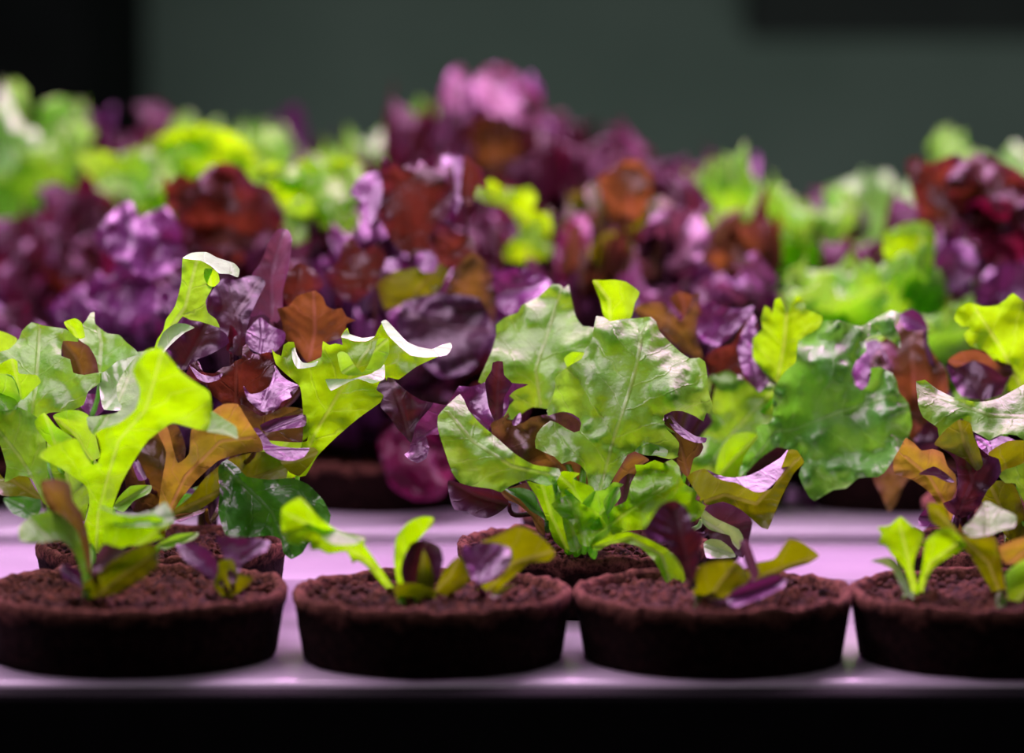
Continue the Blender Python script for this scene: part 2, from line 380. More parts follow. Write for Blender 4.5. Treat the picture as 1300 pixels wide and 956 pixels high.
m1.leaf('lime', 83.6, [(1114,669),(1129,667),(1143,656),(1156,666),(1172,677),(1170,690),(1162,707),(1160,722),(1168,756),(1160,764),(1155,745),(1148,722),(1132,704),(1124,692),(1115,690),(1119,678)], ty=-.9, mid=[(1162,760),(1154,715),(1142,665)])
m1.leaf('pale', 83.2, [(1105,712),(1129,707),(1143,718),(1151,737),(1160,760),(1154,762),(1145,748),(1134,725),(1121,717)], ty=2)
m1.leaf('lime', 83.6, [(1174,688),(1189,674),(1205,670),(1228,693),(1202,709),(1184,723),(1174,746),(1170,763),(1162,763),(1168,731),(1172,709)], ty=-.9, mid=[(1166,762),(1180,715),(1218,688)])
m2 = Plant(f4, 1277, 772, 'olive and green seedling')
m2.leaf('olive', 83.8, [(1178,639),(1197,641),(1206,662),(1220,676),(1236,683),(1262,681),(1270,704),(1274,737),(1282,768),(1270,773),(1254,742),(1232,706),(1216,686),(1196,671),(1181,661)], ty=-1, mid=[(1276,770),(1255,715),(1190,650)])
m2.fold('green', 84.6, [(1222,672),(1238,655),(1251,636),(1270,645),(1290,655),(1288,669),(1270,674),(1254,680),(1232,682)], ty=3.5)
m2.leaf('green', 83.0, [(1276,731),(1287,718),(1302,710),(1335,712),(1335,770),(1300,776),(1282,771)], ty=-.5)
m2.fold('amber', 83.6, [(1266,695),(1300,682),(1328,688),(1310,712),(1278,716)], ty=-.8)
# ================================================================== SECOND ROW, left pot
s1 = pot(202, .938, 'peat pot left in the second row packed with green, bronze and violet lettuce', seed=5)
g = Plant(s1, 70, 672, 'pale green lettuce with glossy leaves')
g.leaf('deep', 97.0, [(5,632),(54,632),(44,661),(16,652)], ty=1)
g.leaf('green', 92.4, [(-40,470),(-20,452),(12,443),(24,430),(28,420),(40,409),(54,413),(84,418),(100,430),(99,434),(80,433),(78,452),(89,456),(93,473),(107,476),(126,473),(127,486),(112,497),(106,514),(88,522),(63,524),(46,531),(21,520),(0,522),(-40,525)], ty=2.2, r=.45, e=-.5, mid=[(40,530),(45,490),(50,420)])
g.fold('lime', 91.2, [(-12,472),(0,462),(15,455),(22,459),(24,474),(46,476),(52,485),(42,495),(27,508),(17,478),(0,474)], ty=-1)
g.leaf('green', 94.4, [(103,414),(109,407),(115,397),(120,396),(121,411),(136,423),(151,425),(160,434),(176,449),(150,458),(135,470),(126,474),(122,456),(113,440),(99,430)], ty=2.5, r=.3)
g.fold('pale', 94.0, [(126,474),(140,458),(160,448),(182,446),(196,443),(196,470),(178,500),(163,520),(132,520),(127,500)], ty=3.5, r=.3)
g.fold('lime', 93.2, [(81,409),(95,404),(104,410),(108,428),(99,430),(88,421)], ty=-1)
g.leaf('green', 91.8, [(-20,475),(15,477),(27,506),(12,520),(0,523),(-20,520)], ty=-.8)
g.leaf('green', 91.0, [(-20,525),(22,517),(48,531),(58,560),(60,595),(66,640),(56,640),(40,608),(24,604),(6,612),(8,592),(-2,560),(-20,548)], ty=.8, r=.3)
g.leaf('lime', 90.3, [(44,535),(56,524),(71,541),(92,556),(74,567),(63,565),(48,547)], ty=-2)
g.leaf('olive', 94.5, [(-10,590),(8,610),(31,598),(44,619),(54,634),(30,630),(0,628)], ty=.5)
g.leaf('green', 94, [(60,560),(100,560),(125,590),(115,620),(108,662),(95,652),(80,630),(66,600)], ty=-.5)
g.leaf('lime', 91.2, [(67,528),(84,521),(100,521),(112,527),(114,541),(122,556),(127,580),(116,584),(103,566),(97,556),(80,547)], ty=-1.2)
g.leaf('violet', 95.5, [(100,510),(112,500),(128,502),(132,520),(120,530),(108,524)], ty=2)
g.leaf('bronze', 95.2, [(78,430),(100,430),(116,440),(124,460),(126,475),(105,477),(90,472),(80,452)], ty=.5)
g.leaf('green', 90.6, [(144,645),(150,632),(166,617),(192,616),(190,626),(170,636),(157,650)], ty=2.5)
g.leaf('lime', 95.5, [(-30,425),(0,420),(22,430),(12,445),(-20,455)], ty=-1)
h_ = Plant(s1, 212, 664, 'upright green leaf rising above the red lettuce')
h_.leaf('green', 93.6, [(232,327),(244,324),(262,328),(270,342),(262,362),(270,364),(261,382),(264,397),(274,405),(279,416),(266,412),(253,408),(241,406),(232,402),(222,415),(209,440),(196,446),(199,432),(207,420),(211,405),(222,389),(230,359)], ty=-1.0, tx=-.6, r=.3, mid=[(200,440),(235,390),(250,330)])
h_.fold('pale', 92.6, [(232,328),(243,321),(262,320),(276,327),(297,334),(304,342),(302,352),(291,348),(278,347),(268,338),(255,331)], ty=4)
h_.fold('lime', 93.0, [(260,341),(275,343),(279,357),(272,364),(264,362),(259,352)], ty=-2)
h_.fold('pale', 92.6, [(200,440),(207,422),(222,411),(236,411),(247,416),(235,422),(222,433),(212,443),(205,452)], ty=3)
rr = Plant(s1, 262, 668, 'dark red and violet frilled lettuce')
rr.leaf('purple', 95.6, [(262,385),(270,368),(282,354),(299,355),(318,350),(332,352),(337,360),(326,382),(318,400),(313,420),(309,445),(303,452),(291,446),(283,426),(274,408),(264,397)], ty=1.6, r=.4, mid=[(306,450),(300,400),(330,356)])
rr.leaf('pink', 97.6, [(320,349),(328,337),(335,324),(343,303),(354,290),(366,292),(371,305),(366,343),(359,370),(359,397),(351,410),(335,399),(318,402),(322,380),(334,362)], ty=.8, r=.35, e=-1.2, mid=[(345,408),(345,350),(360,292)])
rr.leaf('purple', 94.2, [(209,443),(216,432),(224,428),(241,414),(253,407),(268,403),(274,414),(287,424),(291,435),(276,445),(262,452),(251,456),(240,468),(228,470),(218,460)], ty=1.2, r=.5)
rr.leaf('rust', 92.2, [(228,468),(236,474),(242,462),(252,458),(258,472),(272,474),(283,466),(292,465),(299,458),(307,455),(308,440),(314,436),(318,446),(328,450),(343,447),(348,462),(352,480),(379,490),(370,504),(356,519),(331,528),(313,516),(302,513),(285,514),(270,502),(262,490),(249,484),(236,480)], ty=.4, r=.5, mid=[(300,520),(300,490),(300,450)])
rr.fold('violet', 91.2, [(309,490),(318,500),(330,498),(342,490),(347,474),(349,464),(357,476),(366,483),(380,490),(368,498),(370,504),(358,510),(352,519),(334,523),(322,515),(313,505)], ty=3.2, r=.6)  # this violet fold and the next put glare into the colour
rr.fold('violet', 91.4, [(240,463),(247,468),(256,475),(270,478),(283,474),(278,482),(263,486),(250,480)], ty=3)
rr.leaf('violet', 95.4, [(311,424),(322,410),(331,403),(345,414),(362,422),(361,434),(350,446),(330,449),(314,440)], ty=2.4, r=.4)
rr.leaf('wine', 94.8, [(290,424),(293,412),(300,420),(302,424),(296,430),(296,447),(287,444)], ty=0)
rr.leaf('orange', 96.8, [(352,392),(366,389),(377,376),(388,372),(400,369),(410,377),(414,388),(424,393),(434,391),(440,402),(452,407),(440,411),(436,428),(410,437),(409,455),(392,462),(376,442),(362,430),(358,410)], ty=-.4, r=.3, mid=[(392,460),(400,420),(398,370)])
rr.leaf('rust', 101, [(358,368),(362,349),(379,334),(398,341),(412,360),(400,374),(368,392)], ty=.5, r=.5)
rr.leaf('bronze', 93.4, [(280,510),(302,508),(331,524),(356,517),(385,520),(390,560),(350,560),(325,556),(305,540)], ty=.6)
rr.fold('violet', 93.0, [(330,540),(350,531),(387,526),(387,541),(360,545),(338,549)], ty=2.6)
rr.leaf('bronze', 94.6, [(156,566),(170,552),(200,540),(225,540),(236,570),(228,620),(205,655),(170,650),(160,620)], ty=.4, r=.8)
rr.leaf('violet', 93.8, [(168,590),(174,582),(184,600),(186,608),(176,610)], ty=3)
o1 = Plant(s1, 207, 668, 'orange bronze lettuce with a violet leaf tip')
o1.leaf('amber', 90.4, [(200,548),(212,541),(219,566),(226,588),(240,576),(243,545),(263,538),(270,522),(284,513),(302,513),(310,526),(322,545),(332,560),(334,573),(318,574),(302,577),(277,585),(249,610),(228,636),(212,664),(200,662),(204,620),(211,575)], ty=-1.2, tx=-.3, r=.35, mid=[(207,664),(235,605),(280,560),(318,556)])
o1.fold('violet', 90.0, [(318,547),(327,543),(338,554),(345,563),(358,567),(376,569),(393,569),(386,580),(372,585),(356,584),(338,575),(330,565)], ty=3.4)
o1.fold('olive', 90.6, [(386,570),(398,568),(404,574),(392,592),(380,604),(368,600),(356,586),(372,584),(384,580)], ty=-1.5)
o1.leaf('olive', 94.8, [(212,655),(240,632),(262,605),(290,583),(330,573),(372,578),(378,606),(330,614),(300,612),(270,636),(240,655)], ty=.5)
o1.leaf('green', 95.4, [(334,540),(390,538),(388,590),(345,600),(330,580)], ty=-.4)
dg = Plant(s1, 300, 664, 'dark green rounded cotyledon-like leaf low on the right')
dg.leaf('deep', 89.6, [(277,593),(288,583),(302,593),(313,605),(341,609),(370,607),(391,615),(409,633),(420,654),(418,665),(404,678),(391,690),(384,702),(370,710),(360,702),(356,684),(342,680),(320,682),(300,684),(286,679),(277,650),(279,625)], ty=1.2, e=-.9, r=.5, mid=[(283,590),(315,620),(345,650),(368,706)])
dg.leaf('bronze', 91.4, [(218,658),(225,653),(247,650),(262,645),(258,651),(244,656),(228,663)], ty=2)
g1 = Plant(s1, 262, 662, 'lime green lettuce leaf with curled toothed rim', name='lettuce_plant')
g1.leaf('lime', 93.2, [(345,443),(350,449),(357,452),(360,438),(366,434),(373,434),(377,450),(381,463),(395,459),(408,453),(409,440),(410,433),(418,438),(426,436),(435,438),(433,426),(441,416),(444,424),(460,429),(476,427),(480,418),(486,408),(494,410),(500,424),(514,438),(530,447),(550,452),(567,448),(551,455),(528,466),(506,482),(497,480),(492,479),(488,490),(487,503),(483,511),(455,531),(428,554),(403,579),(388,604),(372,606),(362,615),(368,590),(383,566),(385,531),(381,492),(362,474),(350,462)], ty=.1, tx=.4, r=.35, mid=[(378,603),(400,550),(430,500),(470,440)])
g1.fold('pale', 92.3, [(413,482),(420,481),(433,481),(446,481),(458,478),(472,474),(487,462),(489,472),(487,482),(473,487),(464,484),(455,481),(445,484),(435,489),(420,496)], ty=4, r=.1)
g1.fold('pale', 92.6, [(484,409),(490,406),(501,417),(516,433),(531,440),(548,443),(560,438),(572,435),(574,441),(567,451),(541,454),(521,451),(506,439),(492,425)], ty=4, r=.1)
g1.fold('pale', 92.6, [(370,435),(373,437),(377,450),(384,460),(395,461),(404,458),(400,465),(378,468),(371,455)], ty=4, r=.1)
g1.fold('pale', 92.6, [(433,428),(440,418),(444,424),(460,429),(476,427),(466,433),(450,433),(440,430)], ty=4, r=.1)
g1.fold('green', 92.5, [(428,450),(434,446),(442,450),(450,463),(460,473),(468,462),(476,442),(480,430),(493,430),(494,448),(484,467),(468,474),(450,477),(434,474)], ty=-.5, r=.2)
# ================================================================== SECOND ROW, middle pot
s2 = pot(741, .938, 'second row peat pot with the big sharp bright green lettuce in the middle', seed=6)
hb = Plant(s2, 742, 700, 'large bright green lettuce in sharp focus')
hb.leaf('green', 96.4, [(607,485),(616,464),(624,446),(630,425),(630,412),(643,402),(657,397),(662,388),(683,377),(701,361),(710,361),(716,366),(722,361),(725,377),(731,402),(740,414),(755,416),(752,437),(742,455),(728,480),(722,520),(704,530),(698,520),(676,517),(664,524),(653,533),(639,531),(641,520),(653,508),(645,501),(646,487),(632,483),(616,490)], ty=1.6, r=.5, e=-.6, mid=[(690,540),(680,470),(712,370)])
hb.leaf('lime', 97.2, [(752,356),(765,356),(779,355),(795,358),(812,371),(806,385),(800,405),(775,410),(766,400),(762,382)], ty=-1)
hb.fold('lime', 95.2, [(716,455),(726,447),(742,448),(742,458),(730,467),(720,466)], ty=-1)
hb.leaf('green', 92.2, [(757,401),(765,402),(775,408),(789,405),(807,404),(826,402),(833,408),(837,420),(851,435),(864,447),(876,455),(888,454),(895,459),(898,477),(899,495),(905,516),(903,527),(897,524),(893,535),(882,528),(866,522),(853,522),(843,527),(845,540),(856,548),(863,560),(861,580),(849,583),(833,579),(819,578),(806,573),(797,577),(789,590),(776,612),(768,632),(760,643),(752,640),(747,617),(744,600),(736,590),(724,585),(713,589),(704,580),(690,574),(680,569),(679,560),(682,550),(690,540),(699,534),(708,537),(719,544),(729,549),(736,547),(738,538),(735,531),(726,525),(715,522),(704,525),(696,528),(694,522),(700,508),(705,492),(705,479),(720,466),(739,455),(743,443),(751,433),(754,415)], ty=.9, tx=-.15, e=1.0, r=.55, mid=[(758,638),(768,600),(781,550),(797,504),(808,465),(815,425)])
hb.fold('pale', 91.9, [(806,573),(812,566),(822,562),(838,566),(848,572),(845,580),(833,578),(819,578)], ty=3, r=.1)
hb.leaf('green', 90.0, [(556,528),(570,512),(584,500),(589,507),(595,521),(611,539),(632,557),(655,577),(678,590),(710,595),(712,602),(704,614),(694,617),(684,614),(669,609),(648,617),(636,625),(625,621),(597,617),(584,613),(574,600),(563,568),(556,545)], ty=1.0, tx=.3, r=.4, e=.7, mid=[(705,604),(650,592),(600,560),(570,525)])
hb.leaf('lime', 90.4, [(669,611),(686,615),(706,613),(712,638),(715,666),(722,690),(728,700),(716,698),(703,686),(692,655),(682,632)], ty=-.8, mid=[(720,698),(700,655),(688,615)])
hb.leaf('lime', 90.0, [(706,603),(716,598),(736,601),(728,608),(740,613),(752,618),(756,626),(750,634),(738,640),(724,632),(710,622)], ty=-1.2, r=.4)
hb.fold('green', 89.8, [(706,617),(720,622),(734,634),(748,650),(740,672),(734,698),(724,700),(716,670),(712,640)], ty=.5, r=.6)
hb.leaf('lime', 89.6, [(724,698),(736,680),(754,664),(766,650),(782,642),(795,636),(801,613),(808,600),(806,590),(818,590),(831,584),(842,588),(853,583),(862,592),(867,612),(884,624),(882,634),(896,642),(889,657),(876,664),(860,660),(840,668),(818,672),(792,675),(766,688),(745,697)], ty=.3, r=.8, e=.5, mid=[(732,698),(780,662),(840,620)])
hb.leaf('green', 90.4, [(735,690),(733,660),(738,640),(753,624),(768,622),(779,612),(792,615),(783,622),(770,630),(771,645),(783,646),(768,662),(752,676),(742,694)], ty=-.4, r=.7)
hb.leaf('green', 89.8, [(766,636),(778,620),(786,618),(788,630),(780,642),(771,654)], ty=1.5)
hb.leaf('lime', 89.2, [(700,640),(722,628),(740,640),(760,652),(770,668),(756,680),(748,694),(736,690),(726,664),(712,655)], ty=.8, r=.8)
hb.leaf('lime', 87.2, [(752,693),(775,680),(797,675),(818,682),(845,696),(863,712),(870,736),(858,750),(851,752),(842,734),(832,714),(813,695),(792,689),(774,691),(760,699)], ty=1.5, r=.25, mid=[(755,695),(800,683),(840,705),(853,748)])
hb.leaf('pale', 90.2, [(889,650),(894,647),(907,657),(924,665),(938,672),(944,684),(938,698),(930,690),(926,680),(912,676),(900,672),(892,664)], ty=1.5)
hb.fold('pale', 90.0, [(893,690),(902,684),(915,686),(928,696),(934,707),(915,709),(897,708)], ty=2.5)
vb = Plant(s2, 700, 684, 'violet and bronze lettuce on the left of the pot')
vb.leaf('violet', 93.6, [(546,511),(566,514),(575,502),(583,490),(597,491),(616,485),(624,470),(626,461),(632,458),(638,460),(640,476),(650,486),(671,488),(655,495),(646,503),(646,516),(640,528),(625,536),(616,548),(596,552),(575,545),(560,550),(556,552),(546,552),(541,554),(545,568),(541,582),(530,588),(520,584),(513,577),(520,572),(521,562),(510,550),(512,533),(527,520)], ty=1.2, r=.55, mid=[(640,560),(590,520),(530,560)])
vb.fold('purple', 93.0, [(478,495),(482,485),(490,478),(495,472),(503,485),(521,500),(535,508),(550,512),(540,525),(528,540),(522,562),(512,552),(505,545),(495,530),(483,516),(487,502)], ty=.8, r=.5)
vb.fold('purple', 92.8, [(616,485),(624,470),(626,460),(638,459),(640,476),(650,487),(640,505),(638,528),(628,534),(620,515)], ty=-.4, r=.4)
vb.leaf('bronze', 94.4, [(614,541),(630,533),(639,530),(645,524),(650,536),(664,537),(674,530),(683,528),(701,525),(716,523),(736,535),(742,560),(745,600),(752,618),(740,628),(700,610),(670,594),(645,572),(628,556)], ty=.2, r=.7, mid=[(735,625),(690,570),(650,535)])
vb.fold('violet', 94.0, [(650,535),(655,528),(661,524),(662,535),(656,540),(651,540)], ty=3)
vb.leaf('violet', 95.0, [(708,520),(722,522),(736,532),(742,545),(730,552),(716,545)], ty=3)
vb.leaf('purple', 91.6, [(569,610),(597,617),(625,621),(641,628),(646,640),(632,652),(618,658),(604,656),(592,649),(577,647),(571,632)], ty=-.4, e=-1)
vb.fold('bronze', 91.2, [(636,624),(655,617),(669,613),(678,635),(690,661),(692,680),(682,674),(674,655),(657,640),(643,634)], ty=0)
vb.leaf('deep', 90.6, [(640,622),(660,619),(676,624),(684,640),(694,662),(686,656),(673,648),(660,634)], ty=2)
bb = Plant(s2, 850, 690, 'bronze and olive lettuce with one violet folded leaf, right side of the pot')
bb.leaf('bronze', 93.8, [(777,613),(782,599),(791,582),(803,572),(814,577),(824,584),(812,592),(806,602),(792,612),(780,622)], ty=-.5)
bb.leaf('pink', 93.0, [(784,640),(786,612),(798,601),(806,604),(805,616),(798,634),(790,644)], ty=2)
bb.leaf('bronze', 92.2, [(843,540),(850,530),(860,545),(872,549),(883,553),(890,560),(893,568),(888,578),(881,582),(878,592),(874,606),(866,600),(859,586),(862,562)], ty=-.2)
bb.fold('violet', 91.8, [(846,530),(852,527),(862,539),(874,548),(884,554),(897,556),(895,562),(883,562),(868,556),(855,545)], ty=3, r=.1)
bb.leaf('olive', 90.2, [(872,606),(880,599),(894,595),(908,602),(925,608),(945,614),(962,624),(980,620),(988,604),(995,585),(1001,571),(1012,572),(1021,587),(1012,596),(1007,602),(991,634),(975,672),(967,670),(956,660),(939,646),(918,637),(897,641),(882,622)], ty=-.5, tx=-.5, r=.25, e=-.6, mid=[(885,640),(920,628),(960,640),(1010,585)])
bb.fold('violet', 89.6, [(897,596),(910,602),(923,606),(935,606),(949,604),(963,598),(975,591),(991,581),(1000,571),(1002,588),(988,608),(972,623),(960,625),(949,620),(935,613),(923,611),(908,606)], ty=3, r=.15)
bb.leaf('purple', 95.6, [(893,648),(905,638),(920,637),(944,646),(955,663),(950,688),(944,708),(925,700),(905,690),(896,670)], ty=0)
# ================================================================== broad green lettuce behind the middle pot
s3 = pot(806, 1.030, 'peat pot just behind the sharp middle lettuce, carrying a broad blue-green leaf', seed=8)
nn = Plant(s3, 868, 650, 'broad green lettuce with lime upper lobes')
nn.leaf('lime', 100.6, [(956,430),(968,418),(966,405),(971,388),(978,392),(980,399),(984,380),(990,378),(999,397),(1005,385),(1012,375),(1020,381),(1024,393),(1044,402),(1040,416),(1018,430),(1014,456),(998,474),(993,492),(981,480),(968,470),(956,454)], ty=-.8, r=.4, mid=[(985,490),(995,440),(1000,380)])
nn.leaf('blade', 97.8, [(1014,433),(1026,426),(1038,420),(1044,408),(1068,407),(1080,411),(1093,415),(1112,404),(1132,394),(1141,397),(1136,412),(1143,430),(1143,442),(1132,433),(1115,425),(1099,431),(1100,445),(1086,460),(1081,475),(1085,488),(1093,496),(1101,490),(1106,475),(1105,468),(1117,466),(1133,474),(1139,484),(1141,497),(1153,512),(1158,539),(1152,557),(1138,578),(1123,600),(1114,606),(1105,606),(1090,607),(1074,620),(1058,622),(1034,636),(1028,632),(1020,618),(1014,603),(1020,584),(1005,572),(986,568),(965,582),(945,602),(938,604),(945,580),(962,555),(960,545),(966,539),(975,538),(981,532),(982,496),(996,472),(1010,460)], ty=1.1, tx=.2, r=1.0, e=-.6, mid=[(942,604),(985,548),(1010,545),(1060,525),(1140,500)])
nn.leaf('green', 101.4, [(893,482),(915,472),(935,468),(960,478),(990,495),(985,540),(965,560),(945,600),(935,615),(885,615),(872,590),(885,560),(905,535),(890,510)], ty=.6, r=1.0)
nn.leaf('lime', 99.8, [(908,600),(915,570),(930,552),(950,548),(965,555),(950,588),(938,606),(925,612)], ty=-.5)
q = Plant(s3, 850, 645, 'violet and bronze lettuce behind the green leaves')
q.leaf('violet', 103.6, [(881,390),(884,387),(892,390),(903,381),(919,390),(940,392),(957,389),(950,405),(939,414),(925,430),(911,440),(896,436),(883,420)], ty=2.4, r=.5)
q.leaf('rust', 101.8, [(895,455),(907,443),(918,440),(930,436),(942,415),(957,398),(962,415),(957,432),(956,450),(975,483),(965,497),(950,486),(939,476),(925,484),(905,490)], ty=.3, r=.6)
q.fold('violet', 101.2, [(936,440),(944,418),(957,400),(961,430),(957,450),(966,468),(977,484),(964,498),(952,486),(942,470)], ty=2, r=.5)
q.leaf('bronze', 102.4, [(805,392),(815,386),(828,383),(842,384),(855,398),(864,408),(872,395),(882,372),(888,372),(886,400),(884,425),(893,456),(875,452),(850,432),(830,412),(812,404)], ty=0, r=.5)
q.leaf('orange', 103.6, [(850,378),(862,370),(876,374),(886,380),(890,400),(870,402),(858,392)], ty=0, r=.4)
# ================================================================== SECOND ROW, right pot
s4 = pot(1302, .938, 'peat pot right in the second row under a broad pale glossy leaf', seed=9)
w = Plant(s4, 1290, 672, 'pale glossy green lettuce')
w.leaf('green', 91.2, [(1163,484),(1174,482),(1182,488),(1190,494),(1212,505),(1238,510),(1254,509),(1269,505),(1300,488),(1340,470),(1340,570),(1305,562),(1291,553),(1271,551),(1256,559),(1246,553),(1234,547),(1221,531),(1208,540),(1200,548),(1192,556),(1190,543),(1172,530),(1166,515)], ty=3.2, r=.4, e=.4, mid=[(1340,530),(1260,528),(1180,500)])
w.leaf('green', 90.4, [(1268,604),(1276,596),(1287,593),(1300,588),(1335,585),(1335,650),(1308,650),(1296,630),(1289,614),(1276,613)], ty=1.5)
w.leaf('olive', 92.2, [(1240,625),(1255,612),(1270,610),(1288,616),(1298,640),(1306,672),(1300,685),(1287,690),(1270,672),(1255,650)], ty=-.4, r=.4)
w.leaf('olive', 93.4, [(1255,575),(1280,560),(1310,560),(1335,575),(1320,600),(1280,602),(1262,596)], ty=-1)
x = Plant(s4, 1225, 678, 'dark olive purple lettuce')
x.leaf('purple', 91.0, [(1186,564),(1192,556),(1200,546),(1208,537),(1217,533),(1232,537),(1235,552),(1240,565),(1255,578),(1268,583),(1271,600),(1262,614),(1254,622),(1244,640),(1232,653),(1218,658),(1203,648),(1197,639),(1213,632),(1216,609),(1213,586),(1205,576)], ty=.2, r=.6, e=-1, mid=[(1215,655),(1235,610),(1215,540)])
x.fold('olive', 90.5, [(1186,564),(1200,546),(1217,533),(1232,537),(1236,553),(1243,570),(1248,590),(1240,598),(1226,584),(1206,574)], ty=-1)
x.leaf('amber', 95.0, [(1134,584),(1142,570),(1150,556),(1160,562),(1170,572),(1184,570),(1197,575),(1203,592),(1213,603),(1214,622),(1206,640),(1215,660),(1226,676),(1218,680),(1200,655),(1180,625),(1158,609),(1136,602)], ty=-.8, r=.4, mid=[(1220,675),(1180,605),(1150,580)])
x.fold('violet', 94.5, [(1166,602),(1185,592),(1200,600),(1212,612),(1202,612),(1185,604)], ty=3)
x.leaf('violet', 92.2, [(1166,658),(1172,649),(1180,643),(1196,650),(1205,662),(1190,668),(1168,668)], ty=2)
x.leaf('violet', 94.0, [(1238,552),(1256,560),(1272,553),(1290,560),(1282,578),(1260,584),(1244,572)], ty=2.6)
# ---------------------------------------------------------------- pot behind on the right
s5 = pot(1320, 1.045, 'peat pot behind the right pot holding bronze and purple lettuce under a lime leaf', seed=10)
t = Plant(s5, 1250, 640, 'bronze and purple lettuce')
t.leaf('orange', 103.4, [(1100,480),(1112,440),(1128,425),(1138,410),(1146,398),(1168,399),(1178,414),(1178,436),(1190,456),(1201,469),(1204,495),(1194,520),(1172,540),(1160,560),(1150,545),(1143,505),(1124,480)], ty=.2, r=.7, mid=[(1165,560),(1160,480),(1155,405)])
t.leaf('violet', 102.6, [(1140,400),(1157,392),(1170,400),(1178,416),(1166,420),(1150,418)], ty=2.5)
t.leaf('violet', 102.8, [(1082,475),(1090,450),(1098,434),(1115,432),(1133,471),(1118,480),(1093,497)], ty=2)
t.leaf('purple', 100.6, [(1201,462),(1221,452),(1238,448),(1262,456),(1291,467),(1280,482),(1271,502),(1247,508),(1221,503),(1210,486)], ty=1, r=.8)
t.fold('orange', 100.0, [(1203,458),(1218,447),(1240,444),(1264,455),(1286,470),(1276,480),(1258,466),(1236,458),(1214,466)], ty=-.5, r=.4)
t.leaf('lime', 99.4, [(1211,404),(1216,391),(1231,384),(1247,389),(1264,388),(1277,380),(1286,372),(1302,384),(1335,398),(1335,480),(1300,500),(1278,495),(1284,472),(1262,458),(1251,446),(1232,440),(1223,425),(1232,415),(1219,414)], ty=-.9, r=.5, mid=[(1300,500),(1270,440),(1240,395)])
t.leaf('purple', 104, [(1150,500),(1180,490),(1205,500),(1215,530),(1195,560),(1185,580),(1165,575),(1155,540)], ty=1, r=1)
t.leaf('bronze', 102, [(1108,606),(1130,585),(1150,570),(1175,575),(1172,600),(1150,612),(1138,640),(1128,650),(1120,632)], ty=.5, r=.6)
for p_ in Plant.all: p_.build()
# ================================================================== grown heads in the rows behind
def frond(kind, seed, L, Wd, bend, frill, waves=7, lobes=0.12, up=0.0):
    """one whole lettuce leaf grown from the origin along +X, rising and arching over"""
    rnd = random.Random(seed); bm = bmesh.new(); lay = bm.verts.layers.float_vector.new('leafuv')
    nS, nT = 48, 32; g = {}
    ph = [rnd.uniform(0, 6.28) for _ in range(6)]
    # spine
    pts = []; p = Vector((0, 0, 0)); a = 1.45
    for i in range(nS+1):
        pts.append((p.copy(), a)); s = i/nS
        a -= bend*(s**1.6)/nS*2.2
        p = p + Vector((math.cos(a), 0, math.sin(a)))*L/nS
    for i, (c, a) in enumerate(pts):
        s = i/nS
        wd = Wd*(.10 + .9*math.sin(PI*min(1, s**.85*.93))**.8) if s > 0 else Wd*.1
        if s > .8: wd *= math.sqrt(max(0.02, 1-((s-.8)/.2)**2*.85))
        T = Vector((math.cos(a), 0, math.sin(a))); Nn = Vector((-math.sin(a), 0, math.cos(a)))
        for j in range(nT+1):
            t = j/nT*2-1; at = abs(t); sd = 1 if t > 0 else 0
            lob = 1+lobes*math.sin(waves*1.3*s*6.28+ph[sd]) + lobes*.6*math.sin(waves*3.1*s*6.28+ph[2+sd])
            w_ = wd*(t if at < .5 else math.copysign(.5+(at-.5)*lob, t))
            fr = frill*at**2.2*(math.sin(waves*s*6.28+ph[sd])+.6*math.sin(waves*2.3*s*6.28+ph[4+sd]+2*at))*(.25+s)
            tip = frill*1.3*max(0, s-.75)/.25*math.sin(t*13+ph[2])
            cup = .25*wd*at**2
            q = Vector((s*4, t*2, seed))
            nz = noise.noise(q)*.004 + noise.noise(q*3)*.0025*at
            co = c + Vector((0, w_, 0)) + Nn*(fr+cup+tip+nz) + T*(frill*.7*at**2*math.sin(waves*1.9*s*6.28+ph[3+sd]))
            co += T*(.0022 if frill > .0055 else .001)*max(0, s-.8)/.2*(1-at)*math.sin(t*24+ph[5]) + Vector((0, 1, 0))*(.0016 if frill > .0055 else .0006)*at**6*math.copysign(1, t)*math.sin(s*70+ph[1])
            v = bm.verts.new(co); edg = max(at**1.5, max(0, s-.6)/.4)
            v[lay] = Vector((s*L*100, t*wd*100, edg)); g[i, j] = v
    for i in range(nS):
        for j in range(nT):
            bm.faces.new((g[i, j], g[i+1, j], g[i+1, j+1], g[i, j+1])).smooth = True
    me = bm_mesh('leaf', bm); me.materials.append(M[kind]); return me
LIB = {}
def lib(kind, frill, k):
    key = (kind, frill, k)
    if key not in LIB:
        LIB[key] = frond(kind, hash_(kind)+k*17, .10, .031+.004*(k % 3), [1.5, 1.0, 2.1, .6][k % 4], frill, waves=[6, 7, 5, 8][k % 4])
    return LIB[key]
def hash_(s): return sum(ord(c)*(i+3) for i, c in enumerate(s)) % 997
